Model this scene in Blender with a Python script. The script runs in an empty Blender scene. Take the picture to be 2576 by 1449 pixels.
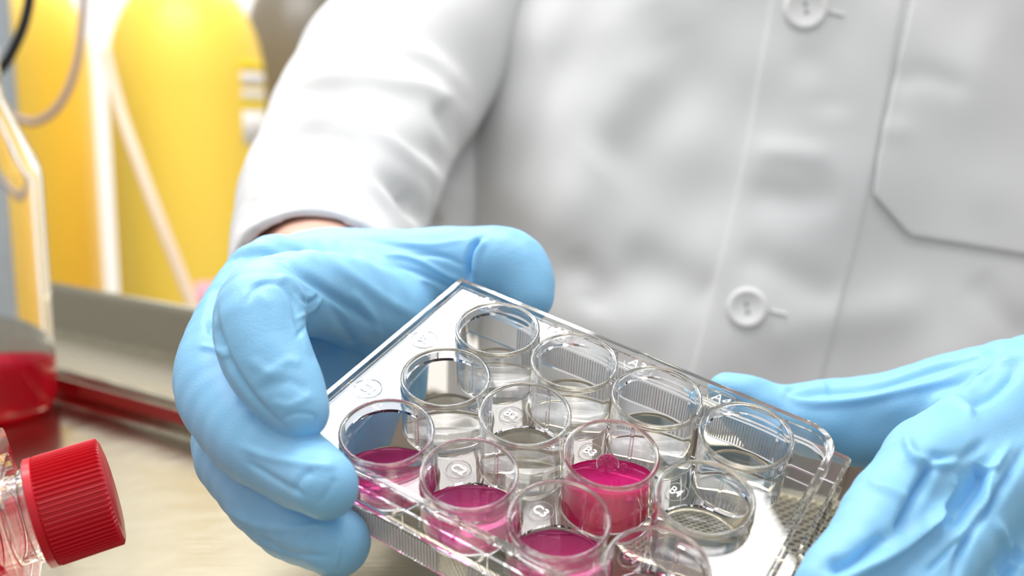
import bpy, bmesh, math, random
import numpy as np
from mathutils import Matrix, Vector
from mathutils.geometry import tessellate_polygon
random.seed(4)
S = bpy.context.scene
COL = S.collection
PI = math.pi

# ------------------------------------------------------------------ camera, world, light, exposure
TABLE = 0.90                       # height of the steel work surface above the floor
CAMZ = TABLE + 0.15
FPX, CX, CY = 2616.9, 1288.0, 724.5
PITCH = math.radians(9.0)
RT = np.array([1.0, 0, 0]); DN = np.array([0, -math.sin(PITCH), -math.cos(PITCH)]); FW = np.array([0, math.cos(PITCH), -math.sin(PITCH)])
CAM = np.array([0, 0, CAMZ])
cd = bpy.data.cameras.new('camera'); cam = bpy.data.objects.new('camera', cd); COL.objects.link(cam)
cam.location = (0, 0, CAMZ); cam.rotation_euler = (PI/2-PITCH, 0, 0)
cd.sensor_width = 36; cd.lens = 36*FPX/2576; cd.clip_start = 0.01; cd.clip_end = 50
cd.dof.use_dof = True; cd.dof.focus_distance = 0.29; cd.dof.aperture_fstop = 8.0
S.camera = cam
S.view_settings.view_transform = 'Standard'; S.view_settings.look = 'None'
S.view_settings.exposure = 0.0; S.view_settings.gamma = 1.0; S.view_settings.use_curve_mapping = False
S.cycles.max_bounces = 32; S.cycles.transmission_bounces = 28; S.cycles.glossy_bounces = 12
S.cycles.diffuse_bounces = 5; S.cycles.transparent_max_bounces = 24
S.cycles.caustics_reflective = True; S.cycles.caustics_refractive = True; S.cycles.blur_glossy = 0.3
S.cycles.sample_clamp_indirect = 6.0
S.cycles.use_denoising = True
w = bpy.data.worlds.new('world'); S.world = w; w.use_nodes = True
nt = w.node_tree; bg = nt.nodes['Background']
tc = nt.nodes.new('ShaderNodeTexCoord'); sx = nt.nodes.new('ShaderNodeSeparateXYZ'); cr = nt.nodes.new('ShaderNodeValToRGB')
mr = nt.nodes.new('ShaderNodeMapRange'); mr.inputs[1].default_value = -1; mr.inputs[2].default_value = 1
nt.links.new(tc.outputs['Generated'], sx.inputs[0]); nt.links.new(sx.outputs[2], mr.inputs[0]); nt.links.new(mr.outputs[0], cr.inputs[0]); nt.links.new(cr.outputs[0], bg.inputs[0])
cr.color_ramp.elements[0].position = 0.35; cr.color_ramp.elements[0].color = (.45, .43, .40, 1)
cr.color_ramp.elements[1].position = 0.75; cr.color_ramp.elements[1].color = (1, 1, 1, 1)
bg.inputs[1].default_value = 0.75

def area(name, loc, target, sx_, sy_, power, color=(1, 1, 1)):
    l = bpy.data.lights.new(name, 'AREA'); l.shape = 'RECTANGLE'; l.size = sx_; l.size_y = sy_; l.energy = power; l.color = color
    o = bpy.data.objects.new(name, l); COL.objects.link(o); o.location = loc
    o.rotation_euler = (Vector(target)-Vector(loc)).to_track_quat('-Z', 'Y').to_euler(); return o
area('cabinet_lamp', (-0.015, 0.562, CAMZ+0.5), (-0.05, 0.40, TABLE), 0.07, 0.045, 0.45)
area('cabinet_lamp', (0.20, 0.345, CAMZ+0.5), (0.15, 0.32, TABLE), 0.13, 0.11, .75)
area('room_fill', (-0.35, 0.05, CAMZ+1.5), (0.1, 0.5, CAMZ), 1.0, 1.0, 5.0)
area('room_fill', (-0.5, 0.75, CAMZ+1.3), (-0.55, 1.6, CAMZ-.1), 1.4, .5, 26)  # added fill with no known fixture, brightens the yellow cylinders
area('wall_fill', (-0.6, 2.35, 2.9), (-0.8, 2.9, 1.3), 2.4, 0.4, 55, (1, .985, .95))  # made-up light that pushes the back wall to pure white

# ------------------------------------------------------------------ helpers
def W3(px, py, d):
    """camera-side measure (pixel, distance in mm along the view axis) -> camera frame in mm"""
    return np.array([(px-CX)/FPX*d, (py-CY)/FPX*d, d], float)
def c2w(P):
    P = np.asarray(P, float)/1000.0
    return CAM + P[..., 0:1]*RT + P[..., 1:2]*DN + P[..., 2:3]*FW
def topx(P):
    return np.stack([P[:, 0]/P[:, 2]*FPX+CX, P[:, 1]/P[:, 2]*FPX+CY], 1)

def tag(o, label=None, cat=None, group=None, kind=None):
    if label: o['label'] = label
    if cat: o['category'] = cat
    if group: o['group'] = group
    if kind: o['kind'] = kind
    return o
def mesh_obj(name, verts, faces, mat, parent=None, smooth=True, world=None):
    me = bpy.data.meshes.new(name); me.from_pydata([tuple(v) for v in verts], [], [tuple(int(i) for i in f) for f in faces]); me.update()
    if smooth:
        me.polygons.foreach_set('use_smooth', [True]*len(me.polygons))
    if mat: me.materials.append(mat)
    o = bpy.data.objects.new(name, me); COL.objects.link(o)
    if parent: o.parent = parent
    if world: o.matrix_world = world
    return o
def empty(name, loc=(0, 0, 0)):
    o = bpy.data.objects.new(name, None); COL.objects.link(o); o.location = loc; o.empty_display_size = .02; return o
def fix_normals(o):
    bm = bmesh.new(); bm.from_mesh(o.data); bmesh.ops.recalc_face_normals(bm, faces=bm.faces); bm.to_mesh(o.data); bm.free(); return o
def auto_smooth(o, ang=35):
    bm = bmesh.new(); bm.from_mesh(o.data)
    for e in bm.edges:
        if len(e.link_faces) == 2 and e.calc_face_angle(0) > math.radians(ang): e.smooth = False
    bm.to_mesh(o.data); bm.free(); return o

def mat_p(name, color, rough=0.5, metal=0.0, trans=0.0, ior=1.45, sub=0.0, bump=None, spec=0.5, coat=0):
    m = bpy.data.materials.new(name); m.use_nodes = True; b = m.node_tree.nodes['Principled BSDF']
    b.inputs['Base Color'].default_value = (*color, 1); b.inputs['Roughness'].default_value = rough; b.inputs['Metallic'].default_value = metal
    b.inputs['Transmission Weight'].default_value = trans; b.inputs['IOR'].default_value = ior
    b.inputs['Specular IOR Level'].default_value = spec; b.inputs['Coat Weight'].default_value = coat
    if sub:
        b.inputs['Subsurface Weight'].default_value = sub; b.inputs['Subsurface Radius'].default_value = (.6, .8, 1.0); b.inputs['Subsurface Scale'].default_value = .004
    if bump:
        sc, st, dist = bump; N = m.node_tree.nodes; L = m.node_tree.links
        t = N.new('ShaderNodeTexCoord'); n = N.new('ShaderNodeTexNoise'); n.inputs['Scale'].default_value = sc; n.inputs['Detail'].default_value = 4
        bu = N.new('ShaderNodeBump'); bu.inputs['Strength'].default_value = st; bu.inputs['Distance'].default_value = dist
        L.new(t.outputs['Object'], n.inputs[0]); L.new(n.outputs[0], bu.inputs['Height']); L.new(bu.outputs[0], b.inputs['Normal'])
    return m
def mat_glass(name, color=(1, 1, 1), rough=0.0, ior=1.5, bump=None):
    m = bpy.data.materials.new(name); m.use_nodes = True; N = m.node_tree.nodes; L = m.node_tree.links
    N.remove(N['Principled BSDF']); g = N.new('ShaderNodeBsdfGlass'); g.inputs[0].default_value = (*color, 1); g.inputs[1].default_value = rough; g.inputs[2].default_value = ior
    L.new(g.outputs[0], N['Material Output'].inputs[0]); return m

M = {}
M['plastic'] = mat_glass('clear_polystyrene', (1, 1, 1), 0.0, 1.49)
M['frost'] = mat_glass('moulded_mark', (1, 1, 1), 0.18, 1.4)
M['rib'] = mat_p('ribbed_polystyrene', (.95, .95, .97), .3, trans=.45, ior=1.45)
M['glass'] = mat_glass('clear_glass', (1, 1, 1), 0.0, 1.45)
M['bubble'] = mat_glass('air_bubble', (1, 1, 1), 0.0, 1.22)
def mat_liquid(name, color, dcol, f):
    m = mat_glass(name, color, 0.0, 1.33); N = m.node_tree.nodes; L = m.node_tree.links
    g = [n for n in N if n.type == 'BSDF_GLASS'][0]
    d = N.new('ShaderNodeBsdfTranslucent'); d.inputs[0].default_value = (*dcol, 1)
    d2 = N.new('ShaderNodeBsdfDiffuse'); d2.inputs[0].default_value = (*dcol, 1)
    a = N.new('ShaderNodeMixShader'); a.inputs[0].default_value = 0.5; L.new(d.outputs[0], a.inputs[1]); L.new(d2.outputs[0], a.inputs[2])
    x = N.new('ShaderNodeMixShader'); x.inputs[0].default_value = f; L.new(g.outputs[0], x.inputs[1]); L.new(a.outputs[0], x.inputs[2])
    L.new(x.outputs[0], N['Material Output'].inputs[0]); return m
M['pink'] = mat_liquid('pink_medium', (1, .30, .64), (1, .02, .30), .55)
M['pink2'] = mat_liquid('pale_pink_medium', (1, .50, .78), (1, .04, .36), .32)
M['redliq'] = mat_liquid('red_medium', (1, .13, .17), (.98, .02, .10), .42)
M['steel'] = mat_p('brushed_steel', (.37, .335, .25), .22, 1.0)
N_ = M['steel'].node_tree.nodes; L_ = M['steel'].node_tree.links; b_ = N_['Principled BSDF']
t_ = N_.new('ShaderNodeTexCoord'); mp = N_.new('ShaderNodeMapping'); mp.inputs['Rotation'].default_value[2] = .9; mp.inputs['Scale'].default_value = (30, 900, 30)
n1 = N_.new('ShaderNodeTexNoise'); n1.inputs['Scale'].default_value = 1; n1.inputs['Detail'].default_value = 3
n2 = N_.new('ShaderNodeTexNoise'); n2.inputs['Scale'].default_value = 14; n2.inputs['Detail'].default_value = 3
L_.new(t_.outputs['Object'], mp.inputs[0]); L_.new(mp.outputs[0], n1.inputs[0]); L_.new(t_.outputs['Object'], n2.inputs[0])
mrr = N_.new('ShaderNodeMapRange'); mrr.inputs[3].default_value = .10; mrr.inputs[4].default_value = .34; L_.new(n2.outputs[0], mrr.inputs[0]); L_.new(mrr.outputs[0], b_.inputs['Roughness'])
bu = N_.new('ShaderNodeBump'); bu.inputs['Strength'].default_value = .25; bu.inputs['Distance'].default_value = .0004
ad = N_.new('ShaderNodeMath'); ad.operation = 'MULTIPLY_ADD'; ad.inputs[1].default_value = 14.0; L_.new(n2.outputs[0], ad.inputs[0]); L_.new(n1.outputs[0], ad.inputs[2])
L_.new(ad.outputs[0], bu.inputs['Height']); L_.new(bu.outputs[0], b_.inputs['Normal'])
# perforated steel: round holes in rows
m = M['perf'] = mat_p('perforated_steel', (.4, .36, .26), .36, 1.0); N = m.node_tree.nodes; L = m.node_tree.links; b = N['Principled BSDF']
t = N.new('ShaderNodeTexCoord'); v = N.new('ShaderNodeTexVoronoi'); v.feature = 'F1'; v.inputs['Scale'].default_value = 260; v.inputs['Randomness'].default_value = 0.0
mp2 = N.new('ShaderNodeMapping'); mp2.inputs['Rotation'].default_value[2] = PI/4; L.new(t.outputs['Object'], mp2.inputs[0]); L.new(mp2.outputs[0], v.inputs[0])
v.voronoi_dimensions = '2D'
lt = N.new('ShaderNodeMath'); lt.operation = 'LESS_THAN'; lt.inputs[1].default_value = .36; L.new(v.outputs['Distance'], lt.inputs[0])
mx = N.new('ShaderNodeMix'); mx.data_type = 'RGBA'; L.new(lt.outputs[0], mx.inputs[0]); mx.inputs[6].default_value = (.52, .48, .38, 1); mx.inputs[7].default_value = (.02, .018, .014, 1); L.new(mx.outputs[2], b.inputs['Base Color'])
M['redstrip'] = mat_p('dark_red', (.30, .025, .02), .35)
M['glove'] = mat_p('blue_nitrile', (.28, .60, .89), .42, sub=.25, bump=(1500, .25, .0004), spec=.4)
M['skin'] = mat_p('skin', (.80, .47, .36), .5, sub=.2)
M['coat'] = mat_p('white_cotton', (.74, .74, .74), .9, bump=(900, .1, .0004), spec=.15)
M['button'] = mat_p('white_button', (.85, .85, .84), .35)
M['thread'] = mat_p('grey_thread', (.35, .35, .35), .8)
M['redcap'] = mat_p('red_cap_plastic', (.66, .006, .02), .28, spec=.5)
M['yellow'] = mat_p('yellow_paint', (1.0, .69, .09), .4)
M['yellow2'] = mat_p('yellow_band', (.95, .72, .0), .5)
M['paper'] = mat_p('pale_label', (.82, .78, .74), .7)
M['darkcyl'] = mat_p('dark_grey_paint', (.17, .15, .12), .35)
M['white'] = mat_p('white_paint', (.95, .94, .92), .8)
M['grey'] = mat_p('grey_enamel', (.30, .33, .35), .45)
M['floor'] = mat_p('grey_vinyl', (.55, .53, .5), .5)
M['black'] = mat_p('black_rubber', (.01, .01, .01), .4)
M['hose'] = mat_p('brown_grey_tube', (.33, .25, .24), .4)
M['strap'] = mat_p('pale_strap', (.85, .66, .5), .6)
M['pinkplastic'] = mat_p('pink_plastic', (.9, .45, .55), .5)
M['chrome'] = mat_p('valve_metal', (.8, .8, .82), .2, 1.0)

def lathe(profile, n=64, closed=True, rib=None):
    """profile (r, z) list, axis ends at r = 0 allowed"""
    V = []; F = []; rings = []
    for (r, z) in profile:
        if r < 1e-9: rings.append([len(V)]); V.append((0, 0, z)); continue
        ids = []
        for i in range(n):
            a = 2*PI*i/n; rr = r + (rib(a, r, z) if rib else 0)
            ids.append(len(V)); V.append((rr*math.cos(a), rr*math.sin(a), z))
        rings.append(ids)
    for k in range(len(rings)-1):
        A, B = rings[k], rings[k+1]
        if len(A) == 1 and len(B) == 1: continue
        for i in range(n):
            j = (i+1) % n
            if len(A) == 1: F.append((A[0], B[i], B[j]))
            elif len(B) == 1: F.append((A[i], B[0], A[j]))
            else: F.append((A[i], B[i], B[j], A[j]))
    return V, F
def tube_mesh(pts, r, n=12):
    pts = [np.array(p, float) for p in pts]; V = []; F = []
    up = np.array([.13, .3, .94]); 
    for k, p in enumerate(pts):
        t = pts[min(k+1, len(pts)-1)]-pts[max(k-1, 0)]; t /= np.linalg.norm(t)
        s = np.cross(t, up); s /= np.linalg.norm(s); u = np.cross(s, t); up = u
        for i in range(n):
            a = 2*PI*i/n; V.append(p+r*(math.cos(a)*s+math.sin(a)*u))
    for k in range(len(pts)-1):
        for i in range(n):
            j = (i+1) % n; F.append((k*n+i, k*n+j, (k+1)*n+j, (k+1)*n+i))
    F.append(tuple(range(n))); F.append(tuple(range((len(pts)-1)*n, len(pts)*n))[::-1])
    return V, F
def catmull(P, n=8):
    P = [np.array(p, float) for p in P]; Q = [2*P[0]-P[1]]+P+[2*P[-1]-P[-2]]; out = []
    for k in range(1, len(Q)-2):
        for i in range(n):
            t = i/n; a, b, c, d = Q[k-1:k+3]
            out.append(.5*((2*b)+(c-a)*t+(2*a-5*b+4*c-d)*t*t+(3*b-a-3*c+d)*t**3))
    out.append(P[-1]); return out
def prism(loops, z0, z1):
    """flat plate with holes: loops[0] outer, rest holes"""
    V = []; F = []; base = []
    for lp in loops:
        base.append(len(V)//2)
        for (x, y) in lp: V.append((x, y, z0)); V.append((x, y, z1))
    tris = tessellate_polygon([[Vector((x, y, 0)) for x, y in lp] for lp in loops])
    for t in tris:
        F.append((2*t[0], 2*t[1], 2*t[2])); F.append((2*t[2]+1, 2*t[1]+1, 2*t[0]+1))
    k = 0
    for lp in loops:
        n = len(lp)
        for i in range(n):
            a = 2*(k+i); b = 2*(k+(i+1) % n); F.append((a, b, b+1, a+1))
        k += n
    return V, F
def rrect(x0, x1, y0, y1, rad, n=10):
    """rad: radii for corners (x1,y1),(x0,y1),(x0,y0),(x1,y0)"""
    out = []
    for (cx, cy, r, a0) in ((x1-rad[0], y1-rad[0], rad[0], 0), (x0+rad[1], y1-rad[1], rad[1], 90), (x0+rad[2], y0+rad[2], rad[2], 180), (x1-rad[3], y0+rad[3], rad[3], 270)):
        for i in range(n+1):
            a = math.radians(a0+90*i/n); out.append((cx+r*math.cos(a), cy+r*math.sin(a)))
    return out
def join(parts):
    V = []; F = []
    for v, f in parts:
        o = len(V); V += [tuple(p) for p in v]; F += [tuple(i+o for i in q) for q in f]
    return V, F
def box(x0, x1, y0, y1, z0, z1):
    V = [(x, y, z) for x in (x0, x1) for y in (y0, y1) for z in (z0, z1)]
    return V, [(0, 1, 3, 2), (4, 6, 7, 5), (0, 4, 5, 1), (2, 3, 7, 6), (0, 2, 6, 4), (1, 5, 7, 3)]
def sc(V, s=0.001): return [(x*s, y*s, z*s) for x, y, z in V]
def bevel(o, w_, seg=2):
    md = o.modifiers.new('b', 'BEVEL'); md.width = w_; md.segments = seg; md.limit_method = 'ANGLE'; md.angle_limit = math.radians(40); return o
def text_mesh(s, size, depth):
    cu = bpy.data.curves.new('txt', 'FONT'); cu.body = s; cu.size = size; cu.extrude = depth; cu.align_x = 'CENTER'; cu.align_y = 'CENTER'
    o = bpy.data.objects.new('txt', cu); COL.objects.link(o); dg = bpy.context.evaluated_depsgraph_get()
    me = bpy.data.meshes.new_from_object(o.evaluated_get(dg)); bpy.data.objects.remove(o)
    V = [tuple(v.co) for v in me.vertices]; F = [tuple(p.vertices) for p in me.polygons]; bpy.data.meshes.remove(me); return V, F

# implicit surfaces, all in camera-frame millimetres
def smin(a, b, k):
    if k <= 0: return np.minimum(a, b)
    h = np.clip(.5+.5*(b-a)/k, 0, 1); return b*(1-h)+a*h-k*h*(1-h)
def capsule(X, a, b, ra, rb):
    ab = b-a; L2 = max(ab@ab, 1e-6); t = np.clip(((X-a)@ab)/L2, 0, 1)
    return np.linalg.norm(X-a-t[..., None]*ab, axis=-1)-(ra+(rb-ra)*t)
def chain(X, nodes, k=3.0):
    """nodes: (px, py, depth, radius px)"""
    P = [W3(*n[:3]) for n in nodes]; R = [n[3]*n[2]/FPX for n in nodes]; d = None
    P2 = []; R2 = []
    A = [np.append(p, r) for p, r in zip(P, R)]
    A = catmull(A, 3) if len(A) > 2 else A
    for i in range(len(A)-1):
        c = capsule(X, A[i][:3], A[i+1][:3], A[i][3], A[i+1][3]); d = c if d is None else smin(d, c, k*.3)
    return d
def nets(fn, lo, hi, h):
    lo = np.array(lo, float); n = np.ceil((np.array(hi)-lo)/h).astype(int)+1
    g = np.stack(np.meshgrid(*[lo[i]+h*np.arange(n[i]) for i in range(3)], indexing='ij'), -1)
    st = 6; gc = g[::st, ::st, ::st]; gc = np.concatenate([gc, gc[-1:]], 0); gc = np.concatenate([gc, gc[:, -1:]], 1); gc = np.concatenate([gc, gc[:, :, -1:]], 2)
    half = st//2; ci = [np.minimum((np.arange(n[i])+half)//st, gc.shape[i]-1) for i in range(3)]
    Fc0 = fn(gc[:, :, :, None, :])[..., 0].astype(float); Fv = Fc0[np.ix_(*ci)]
    band = np.abs(Fv) < st*h*1.35+1.5
    Fv[band] = fn(g[band]); ins = Fv < 0
    nc = n-1; acc = np.zeros((*nc, 3)); cnt = np.zeros(nc)
    for ax in range(3):
        o = [a for a in range(3) if a != ax]
        for i in (0, 1):
            for j in (0, 1):
                sA = [None]*3; sB = [None]*3
                sA[ax] = slice(0, -1); sB[ax] = slice(1, None)
                for a, q in zip(o, (i, j)):
                    s_ = slice(0, -1) if q == 0 else slice(1, None); sA[a] = s_; sB[a] = s_
                fa = Fv[tuple(sA)]; fb = Fv[tuple(sB)]; c = (fa < 0) != (fb < 0)
                t = np.where(c, fa/np.where(c, fa-fb, 1), 0)
                off = np.zeros((*nc, 3)); off[..., ax] = t; off[..., o[0]] = i; off[..., o[1]] = j
                acc += np.where(c[..., None], off, 0); cnt += c
    act = cnt > 0; idx = -np.ones(nc, int); idx[act] = np.arange(act.sum())
    ijk = np.argwhere(act); V = lo+h*(ijk+acc[act]/cnt[act][:, None]); Fc = []
    for ax in range(3):
        o1, o2 = [(1, 2), (2, 0), (0, 1)][ax]
        sA = [slice(1, -1)]*3; sB = [slice(1, -1)]*3; sA[ax] = slice(0, -1); sB[ax] = slice(1, None)
        fa = ins[tuple(sA)]; fb = ins[tuple(sB)]
        for flag in (True, False):
            e = np.argwhere((fa != fb) & (fa == flag))
            if not len(e): continue
            base = e+1; base[:, ax] -= 1
            q = []
            for (d1, d2) in ((-1, -1), (0, -1), (0, 0), (-1, 0)):
                c = base.copy(); c[:, o1] += d1; c[:, o2] += d2; q.append(idx[tuple(c.T)])
            q = np.stack(q, 1); Fc.append(q if flag else q[:, ::-1])
    return V, np.concatenate(Fc)
def vnormals(V, F):
    n = np.cross(V[F[:, 2]]-V[F[:, 0]], V[F[:, 3]]-V[F[:, 1]]); N = np.zeros_like(V)
    for k in range(4): np.add.at(N, F[:, k], n)
    return N/(np.linalg.norm(N, axis=1)[:, None]+1e-12)
def relax(V, F, it=2, f=.5):
    for _ in range(it):
        A = np.zeros_like(V); c = np.zeros(len(V))
        for k in range(4):
            a, b = F[:, k], F[:, (k+1) % 4]
            np.add.at(A, a, V[b]); np.add.at(A, b, V[a]); np.add.at(c, a, 1); np.add.at(c, b, 1)
        V = V+f*(A/c[:, None]-V)
    return V
def pline_dist(Q, pts):
    """distance to a pixel polyline, with fraction along it"""
    best = np.full(len(Q), 1e9); frac = np.zeros(len(Q)); pts = np.array(catmull([np.array(p, float) for p in pts], 6)); m_ = len(pts)-1
    for i in range(m_):
        a, b = pts[i], pts[i+1]; ab = b-a; t = np.clip(((Q-a)@ab)/(ab@ab+1e-9), 0, 1); d = np.linalg.norm(Q-a-t[:, None]*ab, axis=1)
        u = d < best; best[u] = d[u]; frac[u] = (i+t[u])/m_
    return best, frac
def creases(V, F, lines, dmax=None):
    N = vnormals(V, F); Q = topx(V); view = -V/np.linalg.norm(V, axis=1)[:, None]; face = np.clip((N*view).sum(1)*2.5, 0, 1); D = np.zeros(len(V))
    for (pts, wd, amp) in lines:
        d, fr = pline_dist(Q, pts); end = np.clip(np.sin(PI*np.clip(fr*.94+.03, 0, 1))*1.8, 0, 1); D += amp*np.exp(-(d/wd)**2)*end
    if dmax is not None: face = face*(V[:, 2] < dmax)
    return V+N*(D*face)[:, None]
def wav(V, seeds, scale, amp):
    r = np.random.RandomState(seeds); D = np.zeros(len(V))
    for _ in range(10):
        k = r.normal(size=3); k /= np.linalg.norm(k); k *= 2*PI/scale*r.uniform(.5, 1.6); D += np.sin(V@k+r.uniform(0, 6.28))
    return D*amp/3.2
def refine(V, F):
    n = len(V); E = np.concatenate([np.sort(F[:, [k, (k+1) % 4]], 1) for k in range(4)]); U, inv = np.unique(E[:, 0]*n+E[:, 1], return_inverse=True)
    M_ = (V[U//n]+V[U % n])/2; C = V[F].mean(1); m_ = len(F); e = [inv[k*m_:(k+1)*m_]+n for k in range(4)]; c = np.arange(m_)+n+len(U)
    return np.concatenate([V, M_, C]), np.concatenate([np.stack([F[:, k], e[k], c, e[k-1]], 1) for k in range(4)])
def implicit(name, fn, lo, hi, h, mat, parent, lines=(), noise=(), smooth=2, dmax=None, fine=False):
    V, F = nets(fn, lo, hi, h); V = relax(V, F, smooth)
    if fine: V, F = refine(V, F); V = relax(V, F, 2)
    N = vnormals(V, F)
    for (sd, scl, am) in noise: V = V+N*wav(V, sd, scl, am)[:, None]
    if lines: V = creases(V, F, lines, dmax)
    me = bpy.data.meshes.new(name); Wv = c2w(V).astype(np.float32)
    me.vertices.add(len(V)); me.vertices.foreach_set('co', Wv.ravel()); me.loops.add(F.size); me.loops.foreach_set('vertex_index', F.ravel().astype(np.int32))
    me.polygons.add(len(F)); me.polygons.foreach_set('loop_start', np.arange(0, F.size, 4, dtype=np.int32)); me.polygons.foreach_set('loop_total', np.full(len(F), 4, dtype=np.int32))
    me.update(calc_edges=True); me.validate(); me.polygons.foreach_set('use_smooth', [True]*len(me.polygons)); me.materials.append(mat)
    o = bpy.data.objects.new(name, me); COL.objects.link(o)
    if parent: o.parent = parent
    fix_normals(o)
    return o

# ------------------------------------------------------------------ room
def plane_box(name, x0, x1, y0, y1, z0, z1, mat, kind='structure'):
    V, F = box(x0, x1, y0, y1, z0, z1); o = mesh_obj(name, V, F, mat, smooth=False)
    if kind: o['kind'] = kind
    return o
plane_box('floor', -4, 4, -1, 3.2, -.05, 0, M['floor'])
plane_box('wall_back', -4, 4, 3.0, 3.1, 0, 3.4, M['white'])

# ------------------------------------------------------------------ steel safety cabinet (work tray, grille, front lip)
EDGE = np.array([-3488.0, 0]); 
ed = W3(-2200, CY-math.tan(PITCH)*FPX, 1000.); edw = ed[0]*RT+ed[1]*DN+ed[2]*FW; edw[2] = 0; edw /= np.linalg.norm(edw)      # along the front edge, away to the left
nv = np.array([edw[1], -edw[0], 0.0])                                          # across, away from the camera
if nv[1] < 0: nv = -nv
def on_height(px, py, z):
    d = (px-CX)/FPX*RT+(py-CY)/FPX*DN+FW; s = (z-CAMZ)/d[2]; return CAM+s*d
def vdist(px, py, z): return float(on_height(px, py, z)@nv)
v4 = vdist(290, 1052, TABLE)
v3 = v4+.004; z3 = TABLE+.012
# choose the remaining heights so that each fold passes where it is seen
def height_for(px, py, v):
    d = (px-CX)/FPX*RT+(py-CY)/FPX*DN+FW; s = v/float(d@nv); return CAMZ+s*d[2]
z3 = height_for(290, 968, v3)
v2 = v3+.062; z2 = height_for(290, 868, v2)
v1 = v2+.006; z1 = height_for(290, 752, v1)
z0 = height_for(290, 738, v1+.012)
print('cabinet', v4, z3-TABLE, z2-TABLE, z1-TABLE, z0-TABLE, edw, nv)
cab = empty('safety_cabinet', (0, .3, TABLE-.03))
tag(cab, 'brushed steel cabinet floor with perforated front grille and raised front lip', 'cabinet')
def strip(name, prof, mat, u0=-1.0, u1=.85, th=.0015):
    """profile of (v, z) swept along the front edge"""
    V = []; F = []
    for (v, z) in prof:
        for u in (u0, u1):
            V.append(edw*u+nv*v+np.array([0, 0, z]))
    for k in range(len(prof)-1): F.append((2*k, 2*k+1, 2*k+3, 2*k+2))
    o = mesh_obj(name, V, F, mat, smooth=False); fix_normals(o)
    o.parent = cab; o.matrix_parent_inverse = Matrix.Translation(-Vector(cab.location))
    md = o.modifiers.new('s', 'SOLIDIFY'); md.thickness = th; md.offset = -1
    return o
def arc(v, z, r, a0, a1, n=6): return [(v+r*math.cos(math.radians(a0+(a1-a0)*i/n)), z+r*math.sin(math.radians(a0+(a1-a0)*i/n))) for i in range(n+1)]
strip('work_tray', [(-.6, TABLE), (v4-.003, TABLE)]+arc(v4-.003, TABLE+.003, .003, -90, 0)+[(v4, TABLE+.006)], M['steel'])
strip('tray_riser', [(v4, TABLE+.0055), (v4+.0005, z3-.003)]+arc(v3+.003, z3-.003, .003, 180, 90), M['steel'])
strip('front_grille', [(v3+.003, z3), (v2, z2)], M['perf'])
strip('front_lip', [(v2, z2), (v2+.001, z2+.002), (v1, z1-.004)]+arc(v1+.006, z1-.004, .006, 180, 0)+[(v1+.012, z1-.06)], M['steel'])
# dark red strip on the riser
def at_riser(px, py): return float(on_height(px, py, (TABLE+z3)/2)@edw)
ra = [float((CAM+(v4/float(((px-CX)/FPX*RT+(py-CY)/FPX*DN+FW)@nv))*((px-CX)/FPX*RT+(py-CY)/FPX*DN+FW))@edw) for px, py in ((200, 985), (900, 1200))]
strip('red_strip', [(v4-.0006, TABLE+.007), (v4-.0001, z3-.0035)], M['redstrip'], min(ra), max(ra), .0005)

# ------------------------------------------------------------------ 12-well plate
RP = np.array([[0.8393152, 0.54308287, 0.02471817], [0.33979099, -0.48855706, -0.80365047], [-0.42437257, 0.68291507, -0.59458804]])
TP = np.array([-4.20134911, 11.55571184, 304.91207624])
C2 = np.stack([RT, DN, FW], 1)
def plate_world():
    R = C2@RP; t = CAM+C2@TP/1000; Mx = Matrix.Identity(4)
    for i in range(3):
        for j in range(3): Mx[i][j] = R[i, j]
        Mx[i][3] = t[i]
    return Mx
PW = plate_world()
UP = (C2@RP).T@np.array([0, 0, 1.0])                # world up in plate coordinates
plate = empty('well_plate'); plate.matrix_world = PW
tag(plate, 'clear plastic twelve-well culture plate tilted between two blue gloved hands', 'well plate')
def pmesh(name, VF, mat, parent=plate, smooth=True, ang=35):
    V, F = VF; o = mesh_obj(name, sc(V), F, mat, smooth=smooth); o.parent = parent
    bm = bmesh.new(); bm.from_mesh(o.data); bmesh.ops.recalc_face_normals(bm, faces=bm.faces)
    if smooth:
        for e in bm.edges:
            if len(e.link_faces) == 2 and e.calc_face_angle(0) > math.radians(ang): e.smooth = False
    bm.to_mesh(o.data); bm.free(); return o
RO, RI = 12.45, 11.2
def ring_wall(x0, x1, y0, y1, rad, th, z0, z1):
    o = rrect(x0, x1, y0, y1, rad); i = rrect(x0+th, x1-th, y0+th, y1-th, [max(.3, r-th) for r in rad]); return prism([o, i], z0, z1)
UX0, UX1, UY0, UY1 = -24.9, 99.0, -65.0, 16.8
wall_o = pmesh('rim_wall', ring_wall(UX0, UX1, UY0, UY1, (9, .8, .8, 9), 1.5, -9.0, -2.4), M['plastic']); bevel(wall_o, .0004)
led = rrect(-24.95, 102.9, -68.8, 16.85, (1.5, 1, 1, 1.5)); ledi = rrect(UX0+1.6, UX1-1.6, UY0+1.6, UY1-1.6, (7.4, .5, .5, 7.4))
skirt = pmesh('skirt', join([prism([led, ledi], -10.3, -9.05)]), M['plastic']); bevel(skirt, .0003)
sk2 = pmesh('skirt_wall', ring_wall(-24.95, 102.9, -68.8, 16.85, (1.5, 1, 1, 1.5), 1.3, -20.0, -10.35), M['plastic']); bevel(sk2, .0003)
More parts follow.
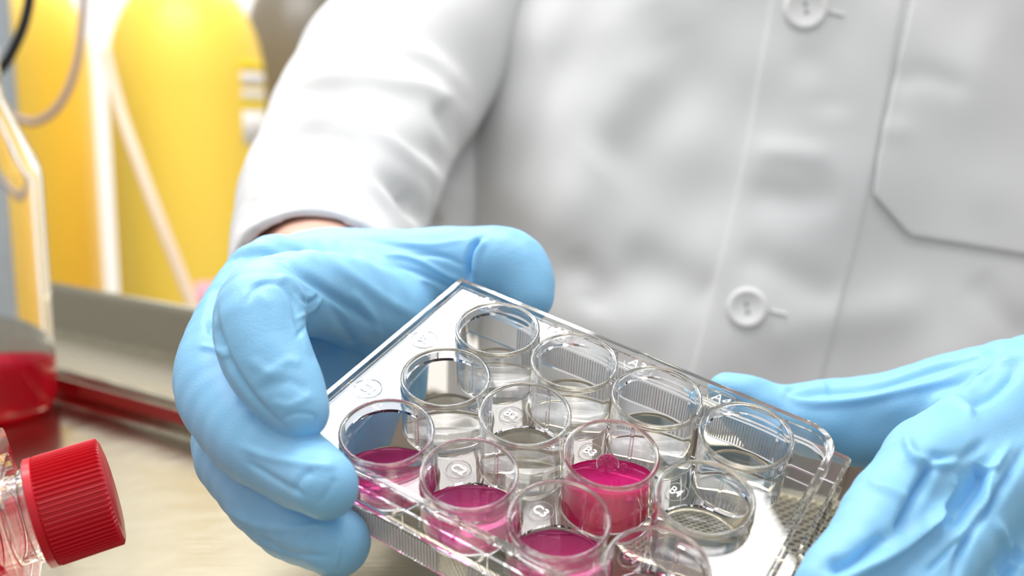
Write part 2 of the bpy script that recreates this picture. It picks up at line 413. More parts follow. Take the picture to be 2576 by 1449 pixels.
# deck with a scalloped opening around the wells
def arcp(cx, cy, a0, a1, n=24, r=RO+.15): return [(cx+r*math.cos(math.radians(a0+(a1-a0)*i/n)), cy+r*math.sin(math.radians(a0+(a1-a0)*i/n))) for i in range(n+1)]
inner = []
inner += arcp(0, 0, 270, 0+0, 34) if False else arcp(0, 0, 270, 0, 34)
inner += arcp(26, 0, 180, 0) + arcp(52, 0, 180, 0) + arcp(78, 0, 180, -90, 34)
inner += arcp(78, -26, 90, -90) + arcp(78, -52, 90, -180, 34)
inner += arcp(52, -52, 0, -180) + arcp(26, -52, 0, -180) + arcp(0, -52, 0, -270, 34) + arcp(0, -26, -90, -270)
deck = pmesh('deck', prism([rrect(UX0+1.55, UX1-1.55, UY0+1.55, UY1-1.55, (7.4, .5, .5, 7.4)), inner], -4.9, -3.9), M['plastic'], smooth=False)
# low vertical webs joining wells, walls and skirt
webs = []
for r in range(3):
    for c in range(3): webs.append(box(26*c+12.5, 26*c+13.5, -26*r-.4, -26*r+.4, -16, -1.5))
for r in range(2):
    for c in range(4): webs.append(box(26*c-.4, 26*c+.4, -26*r-13.5, -26*r-12.5, -16, -1.5))
for c in range(4):
    webs.append(box(26*c+5.6, 26*c+6.4, 11.4, 15.2, -16.5, -5.0)); webs.append(box(26*c-.4, 26*c+.4, -63.4, -64.5, -8.8, -5.0))
    webs.append(box(26*c+12.6, 26*c+13.4, -67.4, -63.4, -19.5, -10.4))
for r in range(3):
    webs.append(box(90.6, 97.4, -26*r-.4, -26*r+.4, -8.8, -5.0)); webs.append(box(-23.3, -12.6, -26*r-13.4, -26*r-12.6, -8.8, -5.0))
pmesh('webs', join(webs), M['plastic'], smooth=False)
# ribbed grips
def ribs(x0, x1, y, out, z0, z1):
    P = []; n = int((x1-x0)/.95)
    for i in range(n):
        x = x0+i*.95; P.append(box(x, x+.5, min(y, y+out), max(y, y+out), z0, z1))
    return join(P)
pmesh('grip_ribs', ribs(-21, 28.5, -68.85, -.35, -19.2, -11), M['rib'], smooth=False)
pmesh('grip_ribs', ribs(37, 86, -68.85, -.35, -19.2, -11), M['rib'], smooth=False)
pmesh('grip_ribs', ribs(-2, 88, 15.5, -.35, -19.0, -11), M['rib'], smooth=False)
# wells
prof = [(0, -17.4), (10.6, -17.4), (11.0, -17.1), (11.1, -16.5), (11.3, -.5), (11.45, -.12), (11.75, .0), (12.15, .0), (12.38, -.15), (12.45, -.5), (12.45, -1.6), (12.15, -2.0), (12.0, -17.8), (11.6, -18.5), (11.2, -18.7), (0, -18.7)]
wv, wf = lathe(prof, 96)
wells = []
w0 = pmesh('well', (wv, wf), M['plastic'], ang=50)
for r in range(3):
    for c in range(4):
        o = w0 if (r, c) == (0, 0) else w0.copy()
        if o is not w0: COL.objects.link(o); o.parent = plate
        o.location = (.026*c, -.026*r, 0); wells.append(o)
# moulded letters in rings
def mark(s, x, y, z, star=None):
    V, F = text_mesh(s, 4.3, .12); ang = math.radians(-6)
    V = [(x+a*math.cos(ang)-b*math.sin(ang), y+a*math.sin(ang)+b*math.cos(ang), z+c+.2) for a, b, c in V]
    R_ = []
    tv, tf = tube_mesh([(x+3.9*math.cos(2*PI*i/40), y+3.9*math.sin(2*PI*i/40), z+.1) for i in range(41)], .16, 6)
    pmesh('well_mark', join([(V, F), (tv, tf)]), M['frost'], smooth=False)
def star(cx, cy):
    pts = []
    for (dx, dy, a0) in ((13, 13, 180), (-13, 13, 270), (-13, -13, 0), (13, -13, 90)):
        a = [(cx+dx+12.6*math.cos(math.radians(a0+3+84*i/10)), cy+dy+12.6*math.sin(math.radians(a0+3+84*i/10))) for i in range(11)]
        pts += a[::-1]
    return pts
for r, R_ in enumerate('ABC'):
    for c in range(4):
        x, y = 26*c-13, -26*r+13
        if r == 0: mark(R_+str(c+1), x+1.0, y-.5, -3.9)
        elif c == 0: mark(R_+str(c+1), -17.2, y, -3.9)
        else:
            pmesh('label_floor', prism([star(x, y)], -17.3, -16.5), M['plastic'], smooth=False); mark(R_+str(c+1), x, y, -16.5)
# liquid
def medium(c, r, level, mat, label, bubbles=()):
    """level: surface height at the well axis, the surface stays horizontal in the world"""
    n = 72; V = []; F = []; zb = -17.35
    def zs(x, y, rr):
        z = level-(UP[0]*x+UP[1]*y)/UP[2]; return max(zb+.15, z+ .7*math.exp(-(11.2-rr)/.7))
    rad = [0, 3, 6, 8.5, 10, 10.6, 10.9, 11.1, 11.22]
    rings = []
    for k, rr in enumerate(rad):
        ids = []
        for i in range(n if k else 1):
            a = 2*PI*i/n; x, y = rr*math.cos(a), rr*math.sin(a); ids.append(len(V)); V.append((x, y, zs(x, y, rr)))
        rings.append(ids)
    for rr in (11.12, 10.8, 0):
        ids = []
        for i in range(n if rr else 1):
            a = 2*PI*i/n; x, y = rr*math.cos(a), rr*math.sin(a); ids.append(len(V)); V.append((x, y, zb if rr < 11 else zb+.1))
        rings.append(ids)
    for k in range(len(rings)-1):
        A, B = rings[k], rings[k+1]
        for i in range(n):
            j = (i+1) % n
            if len(A) == 1: F.append((A[0], B[i], B[j]))
            elif len(B) == 1: F.append((A[i], B[0], A[j]))
            else: F.append((A[i], B[i], B[j], A[j]))
    V = [(x*.001, y*.001, z*.001) for x, y, z in V]
    o = mesh_obj('culture_medium', V, F, mat); fix_normals(o); auto_smooth(o, 40)
    Mx = PW@Matrix.Translation((.026*c, -.026*r, 0)); o.matrix_world = Mx
    tag(o, label, 'liquid', 'pink culture medium in the wells')
    for (bx, by, br, sz) in bubbles:
        z = level-(UP[0]*bx+UP[1]*by)/UP[2]+br*.45
        V2, F2 = lathe([(br*math.sin(PI*i/14) if 0 < i < 14 else 0, -br*math.cos(PI*i/14)*sz) for i in range(15)], 28)
        b = mesh_obj('bubble', [(p[0]*.001+bx*.001, p[1]*.001+by*.001, p[2]*.001+z*.001) for p in V2], F2, M['bubble']); b.parent = o; fix_normals(b)
        b['label'] = 'clear air bubble floating on the medium'
medium(2, 1, -8.8, M['pink'], 'deep pink liquid topped by bubbles in the second-row well marked B3', ((-3.0, 5.2, 3.1, .8), (-6.2, 3.6, 1.0, 1), (.9, 7.0, 1.15, 1), (-5.4, 6.6, .7, 1)))
medium(0, 2, -12.3, M['pink2'], 'shallow pink liquid in the corner well C1 beside the gloved fingertips')
medium(1, 2, -11.5, M['pink2'], 'pink liquid in front-row well C2, second from the gloved fingertips')
medium(2, 2, -12.6, M['pink2'], 'pink liquid in front-row well C3, between C2 and the last front well')
medium(3, 2, -13.2, M['pink2'], 'thin pink liquid in front-row well C4, cut by the lower picture edge')

# ------------------------------------------------------------------ person
person = empty('person', tuple(c2w(W3(2000, 900, 640)))); pinv = Matrix.Translation(-Vector(person.location))
tag(person, 'person in a white lab coat and blue gloves holding the clear well plate', 'person')
def torso(X, g=0.0):
    y = X[..., 1]; cx = 196-.13*(y+60); cz = 640+0*y
    s = np.clip((-y-170)/150, 0, 1); a = 226-g; b = 135-g
    a = a*np.sqrt(np.clip(1-s**2*.75, .05, 1)); b = b*np.sqrt(np.clip(1-s**2*.6, .05, 1))
    q = np.sqrt(((X[..., 0]-cx)/a)**2+((X[..., 2]-cz)/b)**2)
    d = (q-1)*120
    return np.maximum(d, np.maximum(-y-330+g, y-420+g))
ARM_L = [(1420, -900, 600, 215), (1190, -110, 620, 225), (975, 220, 575, 238), (888, 400, 520, 236), (822, 590, 450, 230), (795, 735, 402, 223)]
GUS_L = [(1290, -60, 680, 150), (1190, 200, 665, 190), (1130, 400, 645, 160), (1110, 520, 625, 140), (1100, 620, 610, 110)]
ARM_R = [(2950, -900, 600, 215), (3350, -150, 600, 220), (3500, 350, 560, 220), (3380, 640, 480, 215), (3080, 830, 405, 200)]
def shr(nodes, mm): return [(a, b, c, max(8, d-mm*FPX/c)) for a, b, c, d in nodes]
def sleeve_fn(nodes, extra=None):
    e = W3(*nodes[-1][:3]); p = W3(*nodes[-2][:3]); n = (e-p)/np.linalg.norm(e-p)
    ext = nodes+[tuple(np.append((topx((e+n*40)[None])[0]), [(e+n*40)[2], nodes[-1][3]]))]
    def fn(X):
        d = chain(X, ext, 6); pl = (X-e)@n
        if extra: d = smin(d, chain(X, extra, 6), 22)
        d = np.maximum(d, pl)
        inner = chain(X, shr(ext, 4.5), 6); return np.maximum(d, -np.maximum(inner, -(pl+35)))
    return fn
# fingers of the hand on the left of the picture: (px, py, distance, half width px)
INDEX_L = [(980, 800, 338, 112), (830, 745, 318, 108), (690, 745, 296, 108), (650, 800, 277, 112), (668, 890, 270, 110), (712, 975, 265, 98), (752, 1035, 261, 70), (765, 1046, 260, 50)]
MIDDLE_L = [(860, 760, 348, 130), (700, 700, 338, 108), (615, 790, 318, 108), (566, 900, 304, 112), (562, 985, 293, 113), (625, 1085, 280, 113), (735, 1165, 266, 102), (805, 1215, 253, 84), (818, 1228, 251, 78)]
RING_L = [(800, 900, 350, 130), (650, 960, 330, 100), (592, 1110, 308, 103), (640, 1215, 292, 102), (738, 1305, 278, 98), (835, 1358, 265, 88), (850, 1362, 263, 84)]
LITTLE_L = [(840, 1000, 352, 110), (720, 1120, 335, 85), (700, 1220, 318, 82), (760, 1290, 304, 78), (820, 1320, 298, 68)]
THUMB_L = [(820, 735, 362, 140), (960, 705, 358, 130), (1085, 680, 353, 106), (1185, 665, 347, 94), (1272, 665, 342, 93), (1318, 708, 338, 78), (1338, 752, 334, 57)]
PALM_L = [(790, 730, 372, 135), (880, 850, 368, 175), (850, 960, 362, 165)]
FING_L = [INDEX_L, MIDDLE_L, RING_L, LITTLE_L, THUMB_L]
def plate_box(X):
    Q = (X-TP)@RP; out = None
    for c, hf in (((37.0, -24.1, -6.0), (62.2, 41.1, 3.9)), ((39.0, -26.0, -14.8), (64.4, 43.3, 6.2))):
        q = np.abs(Q-np.array(c))-np.array(hf); d = np.linalg.norm(np.maximum(q, 0), axis=-1)+np.minimum(q.max(-1), 0)
        out = d if out is None else np.minimum(out, d)
    return out
def hand_l(X, g=0.0):
    f = lambda n: chain(X, shr(n, g) if g else n)
    palm = smin(f(PALM_L), f(THUMB_L), 16)
    d = palm
    for c in (INDEX_L, MIDDLE_L, RING_L, LITTLE_L):
        base = chain(X, shr(c[:3], g) if g else c[:3]); d = smin(d, base, 9)
    for c in (INDEX_L, MIDDLE_L, RING_L, LITTLE_L): d = smin(d, f(c), .5)
    return np.maximum(d, .25-plate_box(X)+g*.4)
def box_of(nl, pad=6):
    A = []
    for n in nl:
        for a in n:
            p = W3(*a[:3]); r = a[3]*a[2]/FPX+pad; A += [p-r, p+r]
    A = np.array(A); return A.min(0), A.max(0)
# creases: (pixel polyline, width px, height mm)
CL = [([(585, 690), (545, 740), (540, 800), (572, 900), (640, 1005), (725, 1085)], 9, -1.1), ([(545, 690), (600, 650), (680, 640), (760, 690), (860, 760), (960, 830)], 13, -1.6),
      ([(560, 650), (620, 615), (720, 610), (840, 665), (980, 760), (1060, 800)], 16, .9),
      ([(640, 600), (760, 590), (900, 650), (1000, 700)], 12, .5),
      ([(620, 760), (650, 718), (700, 712), (735, 750), (750, 810), (762, 850)], 8, -.9),
      ([(690, 700), (730, 705), (765, 745), (800, 745)], 10, .7), ([(735, 720), (770, 760), (805, 742)], 6, -.7), ([(750, 800), (785, 780), (808, 750)], 6, .8),
      ([(745, 850), (775, 815), (800, 775)], 6, -.7), ([(600, 745), (640, 735), (690, 770)], 14, .25),
      ([(1206, 598), (1185, 625), (1176, 665), (1180, 710)], 7, -3.0), ([(1225, 600), (1200, 640), (1195, 700)], 10, .8),
      ([(960, 640), (1040, 650), (1120, 690), (1170, 710)], 8, .7), ([(980, 665), (1060, 690), (1150, 735)], 7, -.7), ([(1030, 640), (1110, 645), (1170, 670)], 7, -.5),
      ([(1050, 700), (1100, 720), (1130, 760)], 7, .5), ([(1000, 610), (1090, 615), (1180, 600)], 8, .4), ([(900, 600), (1000, 620), (1150, 650)], 9, -.4),
      ([(880, 730), (930, 790), (960, 850)], 14, .8), ([(830, 760), (880, 850), (900, 900)], 14, -.8), ([(780, 900), (860, 870), (940, 900)], 20, -.9),
      ([(620, 900), (680, 940), (720, 935)], 15, .35), ([(650, 960), (720, 910), (760, 915)], 13, .35), ([(640, 985), (720, 960), (780, 985)], 14, -.3), ([(680, 1010), (730, 1020), (790, 990)], 12, .35),
      ([(700, 1060), (740, 1040), (790, 1045), (795, 1075)], 6, -.35),
      ([(520, 800), (545, 850), (560, 880)], 10, -.7), ([(500, 870), (545, 880), (570, 900)], 9, .6), ([(545, 720), (525, 790), (530, 850)], 10, -.7),
      ([(600, 1120), (680, 1150), (800, 1170), (850, 1170)], 12, .6), ([(735, 1240), (760, 1200), (790, 1185)], 11, -.4), ([(620, 1160), (700, 1210), (770, 1250)], 9, -.5), ([(800, 1270), (830, 1230), (845, 1200)], 10, -.3),
      ([(560, 1280), (640, 1320), (740, 1330), (830, 1320)], 11, .5), ([(650, 1350), (730, 1390), (830, 1400)], 8, -.5), ([(760, 1370), (775, 1340), (800, 1330)], 6, -.4), ([(840, 1430), (850, 1390), (850, 1360)], 6, .4)]
lo, hi = box_of(FING_L+[PALM_L])
implicit('glove', hand_l, lo, hi, .9, M['glove'], person, CL, ((3, 26, .35), (5, 9, .08)), 1, fine=True).matrix_parent_inverse = pinv
# hand on the right of the picture
TH_R = [(1826, 980, 336, 50), (1880, 1000, 336, 58), (1960, 1040, 338, 76), (2060, 1055, 339, 98), (2160, 1058, 339, 109), (2300, 1035, 335, 118), (2480, 990, 330, 122), (2700, 960, 330, 150)]
IN_R = [(2640, 1000, 305, 130), (2470, 1085, 285, 100), (2345, 1145, 268, 98), (2285, 1230, 257, 98), (2180, 1370, 246, 98), (2080, 1500, 236, 90), (2010, 1600, 232, 70)]
MI_R = [(2700, 1150, 302, 130), (2540, 1190, 280, 112), (2440, 1290, 262, 112), (2350, 1410, 250, 112), (2250, 1540, 240, 105), (2170, 1650, 234, 80)]
RI_R = [(2760, 1230, 302, 120), (2640, 1320, 284, 108), (2540, 1440, 266, 104), (2450, 1540, 252, 95), (2370, 1620, 245, 75)]
LI_R = [(2800, 1210, 300, 92), (2765, 1270, 288, 84), (2700, 1340, 274, 80), (2630, 1410, 264, 68)]
PALM_R = [(2680, 1020, 330, 140), (2750, 1125, 302, 150), (2790, 1190, 296, 130), (2950, 875, 370, 138)]
FING_R = [TH_R, IN_R, MI_R, RI_R, LI_R]
def hand_r(X, g=0.0):
    f = lambda n: chain(X, shr(n, g) if g else n)
    d = smin(f(PALM_R), f(TH_R), 8)
    for c in (IN_R, MI_R, RI_R, LI_R):
        d = smin(d, chain(X, shr(c[:3], g) if g else c[:3]), 9)
    for c in (IN_R, MI_R, RI_R, LI_R): d = smin(d, f(c), 3)
    return np.maximum(d, .25-plate_box(X)+g*.4)
CR = [([(1985, 1000), (2040, 990), (2090, 985), (2200, 975), (2320, 940), (2450, 900), (2576, 870)], 12, -1.76),
      ([(1960, 975), (2020, 1010), (2120, 1010), (2260, 985), (2400, 950)], 12, 1.35), ([(2000, 960), (2060, 960), (2080, 990)], 9, 0.81), ([(1975, 995), (2010, 965), (2050, 955)], 9, -0.81),
      ([(2570, 890), (2500, 930), (2430, 985), (2340, 1010)], 14, 2.16), ([(2560, 930), (2500, 990), (2440, 1020)], 12, -1.76),
      ([(2330, 1040), (2370, 1010), (2420, 1020), (2450, 1050)], 12, 1.62), ([(2280, 1090), (2300, 1150), (2370, 1165), (2440, 1140)], 13, 1.62), ([(2340, 1150), (2420, 1150), (2480, 1110)], 14, -1.62),
      ([(2370, 1320), (2420, 1270), (2470, 1200), (2480, 1170)], 22, -4.32), ([(2260, 1350), (2290, 1280), (2330, 1200), (2350, 1150)], 16, -3.51), ([(2320, 1330), (2370, 1260), (2400, 1190)], 14, 1.89),
      ([(2140, 1449), (2220, 1400), (2330, 1320), (2440, 1270)], 16, 2.97), ([(2080, 1430), (2150, 1410), (2230, 1350)], 18, -2.70),
      ([(2576, 1130), (2510, 1250), (2440, 1340), (2400, 1449)], 12, -2.43), ([(2540, 1120), (2490, 1200), (2470, 1290), (2390, 1380)], 12, 1.62),
      ([(2330, 1440), (2380, 1390), (2420, 1350)], 8, -1.22), ([(2576, 1380), (2520, 1449)], 20, -2.70), ([(2500, 1300), (2540, 1380), (2576, 1440)], 12, 1.08), ([(2180, 1210), (2240, 1230), (2290, 1260)], 16, 0.94)]
lo, hi = box_of(FING_R+[PALM_R])
implicit('glove', hand_r, lo, hi, 1.0, M['glove'], person, CR, ((8, 30, .9), (9, 12, .15)), 1, fine=True).matrix_parent_inverse = pinv
# one continuous body under the clothes
WR_L = [(888, 400, 530, 150), (822, 590, 458, 160), (797, 702, 397, 158), (800, 745, 376, 125)]
def body_fn(X):
    d = torso(X, 16.0)
    d = smin(d, chain(X, shr(ARM_L[:4], 17)), 15); d = smin(d, chain(X, shr(ARM_R, 10)), 15)
    d = smin(d, chain(X, WR_L), 8)
    d = np.minimum(d, hand_l(X, 4.5)); d = np.minimum(d, hand_r(X, 5.5)); return d
implicit('body', body_fn, (-190, -420, 225), (520, 430, 790), 3.6, M['skin'], person, smooth=3).matrix_parent_inverse = pinv
TC = [([(1500, -60), (1560, 200), (1480, 450), (1300, 700)], 90, 2.75), ([(1640, 0), (1700, 200), (1600, 330), (1500, 420)], 80, -3.85), ([(1380, 0), (1320, 300), (1250, 560)], 70, 1.65),
      ([(1420, 640), (1500, 720), (1480, 780)], 45, -2.75), ([(1560, 640), (1700, 700), (1800, 760)], 60, -2.20), ([(1300, 800), (1500, 820), (1700, 800)], 70, 2.75),
      ([(1900, 380), (2000, 385), (2080, 400)], 24, 1.38), ([(1880, 480), (2000, 500), (2120, 480)], 50, -2.20), ([(2240, 210), (2320, 190), (2440, 230)], 30, -1.38), ([(2220, 330), (2290, 330)], 22, 1.10),
      ([(1900, 860), (2100, 800), (2350, 760)], 70, 3.30), ([(1850, 640), (1980, 690), (2120, 760)], 50, -2.20), ([(2450, 690), (2520, 780), (2600, 860)], 40, -2.75), ([(2000, 120), (2080, 200), (2090, 300)], 50, -1.65),
      ([(2500, 0), (2450, 300), (2500, 560)], 60, 1.65)]
coat = implicit('lab_coat', lambda X: smin(torso(X), chain(X, [(2350, -1000, 610, 330), (2350, -800, 620, 330)]), 20), (-90, -380, 470), (480, 440, 800), 3.6, M['coat'], person, TC, ((21, 130, 3.5), (22, 45, .7)), 3)
coat.matrix_parent_inverse = pinv
SC_ = [([(700, 300), (800, 235), (900, 260), (1050, 360), (1180, 460)], 26, -5), ([(690, 350), (800, 290), (900, 310), (1020, 380), (1150, 500)], 20, 4),
       ([(660, 400), (760, 330), (880, 360), (980, 450), (1110, 560)], 22, -5), ([(720, 220), (860, 190), (1000, 210), (1080, 230), (1180, 300)], 24, 4), ([(800, 120), (940, 110), (1080, 150), (1180, 250)], 26, 3),
       ([(640, 470), (760, 400), (880, 430), (980, 520)], 16, 2.5), ([(1020, 480), (1060, 540), (1110, 570)], 22, -6), ([(600, 560), (700, 520), (820, 500), (900, 530)], 14, -2), ([(610, 500), (720, 470), (860, 470)], 14, 1.5),
       ([(1110, 250), (1140, 330), (1170, 400)], 26, -5), ([(590, 600), (660, 560), (760, 530), (860, 540)], 10, 1.5)]
lo, hi = box_of([ARM_L, GUS_L], 8)
sl = implicit('sleeve', sleeve_fn(ARM_L, GUS_L), lo, hi, 2.4, M['coat'], coat, SC_, ((31, 60, 1.6),), 2); pass
lo, hi = box_of([ARM_R], 8)
sl = implicit('sleeve', sleeve_fn(ARM_R), lo, hi, 3.2, M['coat'], coat, (), ((33, 60, 2.0),), 2); pass
# conforming trimmings: shoot rays onto the finished coat
dg = bpy.context.evaluated_depsgraph_get(); dg.update()
from mathutils.bvhtree import BVHTree
bvh = BVHTree.FromPolygons([coat.matrix_world@v.co for v in coat.data.vertices], [tuple(p.vertices) for p in coat.data.polygons])
def hit(px, py):
    d = Vector(((px-CX)/FPX*RT+(py-CY)/FPX*DN+FW)); d.normalize(); h = bvh.ray_cast(Vector(CAM), d)
    return (h[0], h[1] if h[1].dot(d) < 0 else -h[1]) if h[0] is not None else (None, None)
def patch(name, quadfn, nu, nv_, off, th, mat, parent):
    V = []; ok = True
    for i in range(nu+1):
        for j in range(nv_+1):
            p, n = hit(*quadfn(i/nu, j/nv_)); V.append(p+n*off)
    F = [(i*(nv_+1)+j, (i+1)*(nv_+1)+j, (i+1)*(nv_+1)+j+1, i*(nv_+1)+j+1) for i in range(nu) for j in range(nv_)]
    o = mesh_obj(name, V, F, mat); fix_normals(o); o.parent = parent
    md = o.modifiers.new('s', 'SOLIDIFY'); md.thickness = th; md.offset = 0
    md = o.modifiers.new('b', 'BEVEL'); md.width = th*.4; md.segments = 2; md.limit_method = 'ANGLE'
    return o
def interp(P, t):
    for a, b in zip(P, P[1:]):
        if t <= b[1]: return a[0]+(b[0]-a[0])*(t-a[1])/(b[1]-a[1])
    return P[-1][0]
PL = [(1995, -250), (1940, 0), (1870, 400), (1820, 620), (1740, 930), (1700, 1080)]
patch('placket', lambda u, v: (interp(PL, -240+1300*u)+v*(330), -240+1300*u), 70, 20, .0008, .0018, M['coat'], coat)
POC = [(2300, -240), (2290, 0), (2240, 230), (2205, 400), (2195, 485), (2290, 592)]
def pocket_fn(u, v):
    x = 2200+v*560; xl = x
    top = -240; yb = 485+(x-2195)/95*107 if x < 2290 else 592+(x-2290)*.17
    y = top+u*(yb-top); xl0 = interp(POC, min(y, 485))
    return (xl0+(x-2200)/560*(2760-xl0), y)
patch('chest_pocket', pocket_fn, 50, 40, .0018, .0016, M['coat'], coat)
def button(px, py, r):
    p, n = hit(px, py); q = n.to_track_quat('Z', 'Y'); Mx = Matrix.Translation(p+n*.0022)@q.to_matrix().to_4x4()
    pr = [(0, -.9), (r*.8, -.9), (r*.97, -.3), (r, .4), (r*.95, 1.0), (r*.85, 1.2), (r*.72, .9), (r*.62, .35), (0, .3)]
    V, F = lathe(pr, 48); o = mesh_obj('button', [Mx@Vector((x*.001, y*.001, z*.001)) for x, y, z in V], F, M['button']); fix_normals(o); o.parent = coat
    loc = Mx.inverted()@(p+Vector(-DN)*.01); a = math.atan2(loc.y, loc.x)+.15
    for s in (-1, 1):
        V, F = lathe([(0, .2), (1.1, .2), (1.1, .45), (0, .5)], 16)
        h = mesh_obj('button_hole', [Mx@Vector(((x+s*1.9*math.cos(a))*.001, (y+s*1.9*math.sin(a))*.001, z*.001)) for x, y, z in V], F, M['thread']); fix_normals(h); h.parent = o
        h['label'] = 'small grey thread hole'
    # buttonhole stitching beside it
    P = [hit(px+55+i*8, py+8+i*2) for i in range(6)]; V, F = tube_mesh([a_+b_*.002 for a_, b_ in P], .0007, 8)
    h = mesh_obj('buttonhole', V, F, M['coat']); h.parent = coat
button(1880, 775, 9.8); button(2026, 22, 10.4)

# ------------------------------------------------------------------ culture flask with red ribbed cap (front left)
fl = empty('culture_flask'); 
A_ = W3(192, 1262, 268); ax = np.array([.93, -.27, .33]); ax /= np.linalg.norm(ax)
axw = C2@ax; zc = np.array([0, 0, 1.0]); sd = np.cross(zc, axw); sd /= np.linalg.norm(sd); upv = np.cross(axw, sd)
Mx = Matrix.Identity(4); cw = c2w(A_)
for i in range(3): Mx[i][0] = sd[i]; Mx[i][1] = upv[i]; Mx[i][2] = axw[i]; Mx[i][3] = cw[i]
fl.matrix_world = Mx
tag(fl, 'clear culture flask lying on the steel cabinet floor, closed by a red ribbed screw cap', 'flask')
def fmesh(name, VF, mat, ang=30):
    o = mesh_obj(name, sc(VF[0]), VF[1], mat); o.parent = fl; fix_normals(o); auto_smooth(o, ang); return o
nr = 66
def ribf(a, r, z):
    if r < 13.2 or z < -7.2 or z > 8.6: return 0
    return .8*(math.cos(nr*a)**.6 if math.cos(nr*a) > 0 else 0)-.2
cp = [(0, 9.3), (10.5, 9.3), (11.2, 9.0), (12.2, 9.0), (13.1, 8.9), (13.7, 8.3), (13.75, 0), (13.8, -6.9), (13.85, -7.3), (14.35, -7.4), (14.4, -9.2), (13.9, -9.5), (12.6, -9.5), (12.5, 6), (0, 6)]
fmesh('screw_cap', lathe(cp, nr*8, rib=ribf), M['redcap'], 25)['label'] = 'red ribbed screw cap'
fmesh('neck', lathe([(9.6, 5), (11.2, 5), (11.2, -9), (12.2, -9.5), (12.2, -11), (11.2, -11.5), (11.5, -15.3), (9.8, -15.3), (9.6, 5)], 64), M['plastic'])
bx = prism([rrect(-34, 34, -22, 17, (4, 4, 4, 4))], -110, -15.5)
bo = fmesh('flask_body', bx, M['plastic']); bevel(bo, .002, 3)
bo2 = fmesh('flask_shoulder', join([prism([rrect(-17, 17, -17, 14.5, (5, 5, 5, 5)), rrect(-15, 15, -15, 12.5, (4, 4, 4, 4))], -15.4, -13.6)]), M['plastic'])
fmesh('red_medium', prism([rrect(-31, 31, -20, -14, (2.5, 2.5, 2.5, 2.5))], -106, -22), M['redliq'])['label'] = 'pale red liquid inside the flask'

# ------------------------------------------------------------------ glass bottle of red medium
dB = on_height(0, 1085, TABLE); bc = on_height(-30, 1040, TABLE)
bd = float((bc-CAM)@FW); rb = 166*bd/FPX*1000
bc = bc.copy(); bc[2] = TABLE+.0008
bottle = empty('media_bottle', tuple(bc)); tag(bottle, 'round clear glass bottle part-filled with red liquid behind the red cap', 'bottle')
hsh = 585*bd/FPX*1000
pr = [(0, 1.5), (rb-6, 1.5), (rb-2.2, 4), (rb-1.8, 9), (rb-1.8, hsh), (rb-4, hsh+6), (17, hsh+38), (16, hsh+45), (16, hsh+66), (18, hsh+66), (18, hsh+45), (19, hsh+40), (rb-1, hsh+7), (rb, hsh), (rb, 8), (rb-3, 1), (rb-6, 0), (0, 0)]
V, F = lathe(pr, 96); o = mesh_obj('glass_body', sc(V), F, M['glass']); o.parent = bottle; fix_normals(o)
hl = 138*bd/FPX*1000
V, F = lathe([(0, 1.6), (rb-5.5, 1.6), (rb-2.1, 4.2), (rb-1.7, 9), (rb-1.7, hl+.6), (rb-2.4, hl), (0, hl)], 96); o = mesh_obj('red_medium', sc(V), F, M['redliq']); o.parent = bottle; fix_normals(o); auto_smooth(o, 50); o['label'] = 'bright red liquid in the bottle'
ticks = []
for k in range(6):
    z = hl+14+k*11.5; L0 = .16 if k % 2 else .09
    for s in range(1):
        a0 = -PI/2+.35; n = 8; V = []; F = []
        for i in range(n+1):
            a = a0+L0*2*i/n; V += [((rb+.15)*math.cos(a), (rb+.15)*math.sin(a), z), ((rb+.15)*math.cos(a), (rb+.15)*math.sin(a), z+.7)]
        for i in range(n): F.append((2*i, 2*i+2, 2*i+3, 2*i+1))
        ticks.append((V, F))
V, F = join(ticks); o = mesh_obj('volume_scale', sc(V), F, M['white']); o.parent = bottle; md = o.modifiers.new('s', 'SOLIDIFY'); md.thickness = .0001
o['label'] = 'white printed volume marks'

# ------------------------------------------------------------------ gas cylinders beyond the cabinet
def cylinder(name, pxc, half_px, dist, shoulder_py, mat, label, cat, valve=True, group=None):
    p = c2w(W3(pxc, CY, dist*1000)); r = half_px*dist/FPX; d = (pxc-CX)/FPX*RT+(shoulder_py-CY)/FPX*DN+FW; z = CAMZ+dist*d[2]*1.0
    e = empty(name, (p[0], p[1], 0)); tag(e, label, cat, group)
    pr = [(0, 0), (r*.94, 0), (r, .02), (r, z-.10)]
    for i in range(1, 13):
        a = PI/2*i/12; pr.append((r*math.cos(a)*.78+r*.22, z-.10+.16*math.sin(a)))
    pr += [(r*.2, z+.10), (0, z+.10)]
    V, F = lathe(pr, 72); o = mesh_obj('cylinder_body', V, F, mat); o.parent = e; fix_normals(o); auto_smooth(o, 60)
    V, F = lathe([(0, z+.1), (.017, z+.1), (.017, z+.14), (.03, z+.145), (.03, z+.16), (0, z+.16)], 24); o = mesh_obj('valve', V, F, M['chrome']); o.parent = e; fix_normals(o)
    V, F = tube_mesh([(-.06, 0, z+.13), (.06, 0, z+.13)], .012, 12); o = mesh_obj('valve_outlet', V, F, M['chrome']); o.parent = e
    return e, r, z
def wrap(parent, r, a0, a1, z0, z1, mat, name='label_sticker'):
    V = []; F = []; n = 14
    for i in range(n+1):
        a = a0+(a1-a0)*i/n; V += [((r+.001)*math.cos(a), (r+.001)*math.sin(a), z0), ((r+.001)*math.cos(a), (r+.001)*math.sin(a), z1)]
    for i in range(n): F.append((2*i, 2*i+2, 2*i+3, 2*i+1))
    o = mesh_obj(name, V, F, mat); o.parent = parent; md = o.modifiers.new('s', 'SOLIDIFY'); md.thickness = .0008; return o
e1, r1, z1_ = cylinder('gas_cylinder', 497, 184, 1.62, 60, M['yellow'], 'yellow gas cylinder in the middle, next to the dark grey one', 'gas cylinder', group=None)
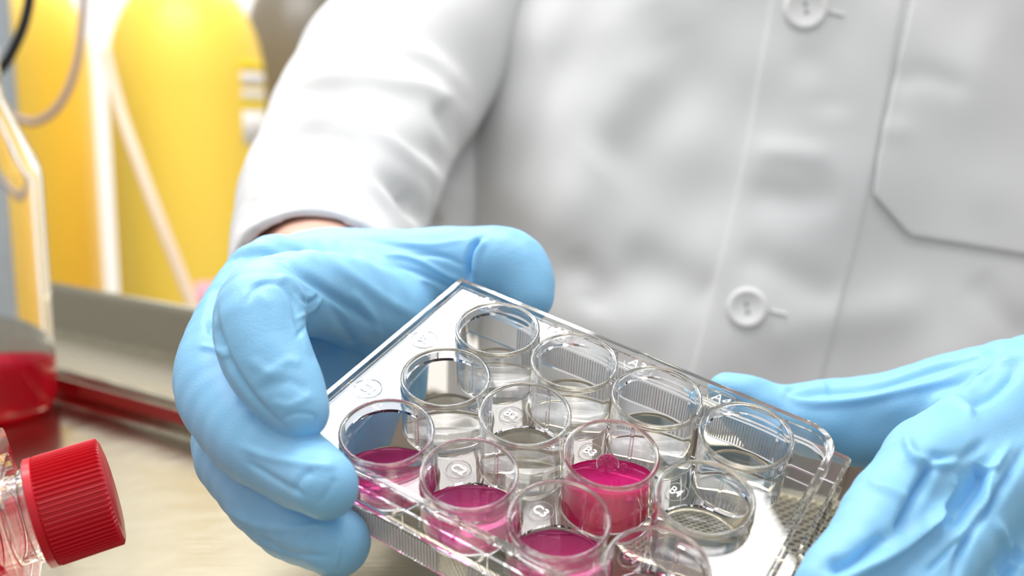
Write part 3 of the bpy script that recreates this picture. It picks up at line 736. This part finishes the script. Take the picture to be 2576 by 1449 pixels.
e2, r2, z2_ = cylinder('gas_cylinder', 80, 172, 1.75, 20, M['yellow'], 'yellow gas cylinder at the picture edge, behind the hanging cables', 'gas cylinder')
e3, r3, z3_ = cylinder('gas_cylinder', 790, 150, 1.95, 20, M['darkcyl'], 'dark grey gas cylinder partly hidden by the coat sleeve', 'gas cylinder')
def zat(py, dist): return CAMZ+dist*((py-CY)/FPX*DN+FW)[2]
fa = math.atan2(-1.62, .48)  # towards the camera
for (p0, p1, mt, nm) in ((152, 170, 'yellow2', 'hazard_band'), (180, 212, 'paper', 'label_sticker'), (225, 248, 'paper', 'label_sticker'), (252, 268, 'yellow2', 'hazard_band'), (278, 365, 'paper', 'label_sticker')):
    wrap(e1, r1, fa+.72, fa+1.28, zat(p1, 1.50), zat(p0, 1.50), M[mt], nm)
pk = wrap(e1, r1, fa-.02, fa+.26, zat(800, 1.50), zat(712, 1.50), M['pinkplastic']); pk['label'] = 'small pale pink sticker'
wrap(e2, r2, fa-.35, fa-.05, zat(255, 1.63), zat(125, 1.63), M['yellow2'], 'hazard_band'); wrap(e2, r2, fa-.35, fa-.08, zat(370, 1.63), zat(260, 1.63), M['paper'])
# hanging hoses and cables, strap, grey housing
def hose(name, pts, r, mat, label, cat):
    P = [c2w(W3(*p)) for p in catmull([np.array(p, float) for p in pts], 10)]; V, F = tube_mesh(P, r, 16); o = mesh_obj(name, V, F, mat); fix_normals(o); tag(o, label, cat); return o
hose('hose', [(205, -300, 1150), (212, -80, 1150), (205, 80, 1150), (185, 190, 1150), (145, 270, 1150), (95, 305, 1150), (50, 300, 1150), (-60, 260, 1150)], .0042, M['hose'], 'thin grey-brown hose looping over the yellow gas cylinder', 'hose')
hose('cable', [(90, -300, 700), (80, -60, 700), (66, 40, 700), (40, 110, 700), (0, 175, 700), (-80, 230, 700)], .0034, M['black'], 'thick black cable curving down in the upper picture corner', 'cable')
hose('strap', [(262, 120, 1400), (300, 270, 1385), (345, 400, 1370), (400, 550, 1360), (455, 690, 1360), (520, 860, 1360), (620, 1150, 1360), (860, 1800, 1360), (1040, 2300, 1360), (1115, 2520, 1360)], .0075, M['strap'], 'pale strap hanging slantwise across the yellow gas cylinder', 'strap')
hs = empty('equipment_housing', tuple(c2w(W3(-60, 300, 1300)))); tag(hs, 'grey painted equipment housing at the picture edge behind the bottle', 'equipment')
p = c2w(W3(48, 300, 1300)); hr = Matrix.Rotation(math.radians(27), 4, 'Z'); hx = lambda V: [tuple(hr@Vector((x, y, 0))+Vector((p[0], p[1], z))) for x, y, z in V]
V, F = box(-.5, 0, 0, .18, 0, CAMZ+.5); V = hx(V); o = mesh_obj('housing_body', V, F, M['grey'], smooth=False); bevel(o, .006, 3); o.parent = hs; o.matrix_parent_inverse = Matrix.Translation(-Vector(hs.location))
V, F = box(-.4, -.05, -.008, 0, CAMZ-.3, CAMZ+.1); V = hx(V); o = mesh_obj('door_panel', V, F, M['grey'], smooth=False); bevel(o, .003, 2); o.parent = hs; o.matrix_parent_inverse = Matrix.Translation(-Vector(hs.location))
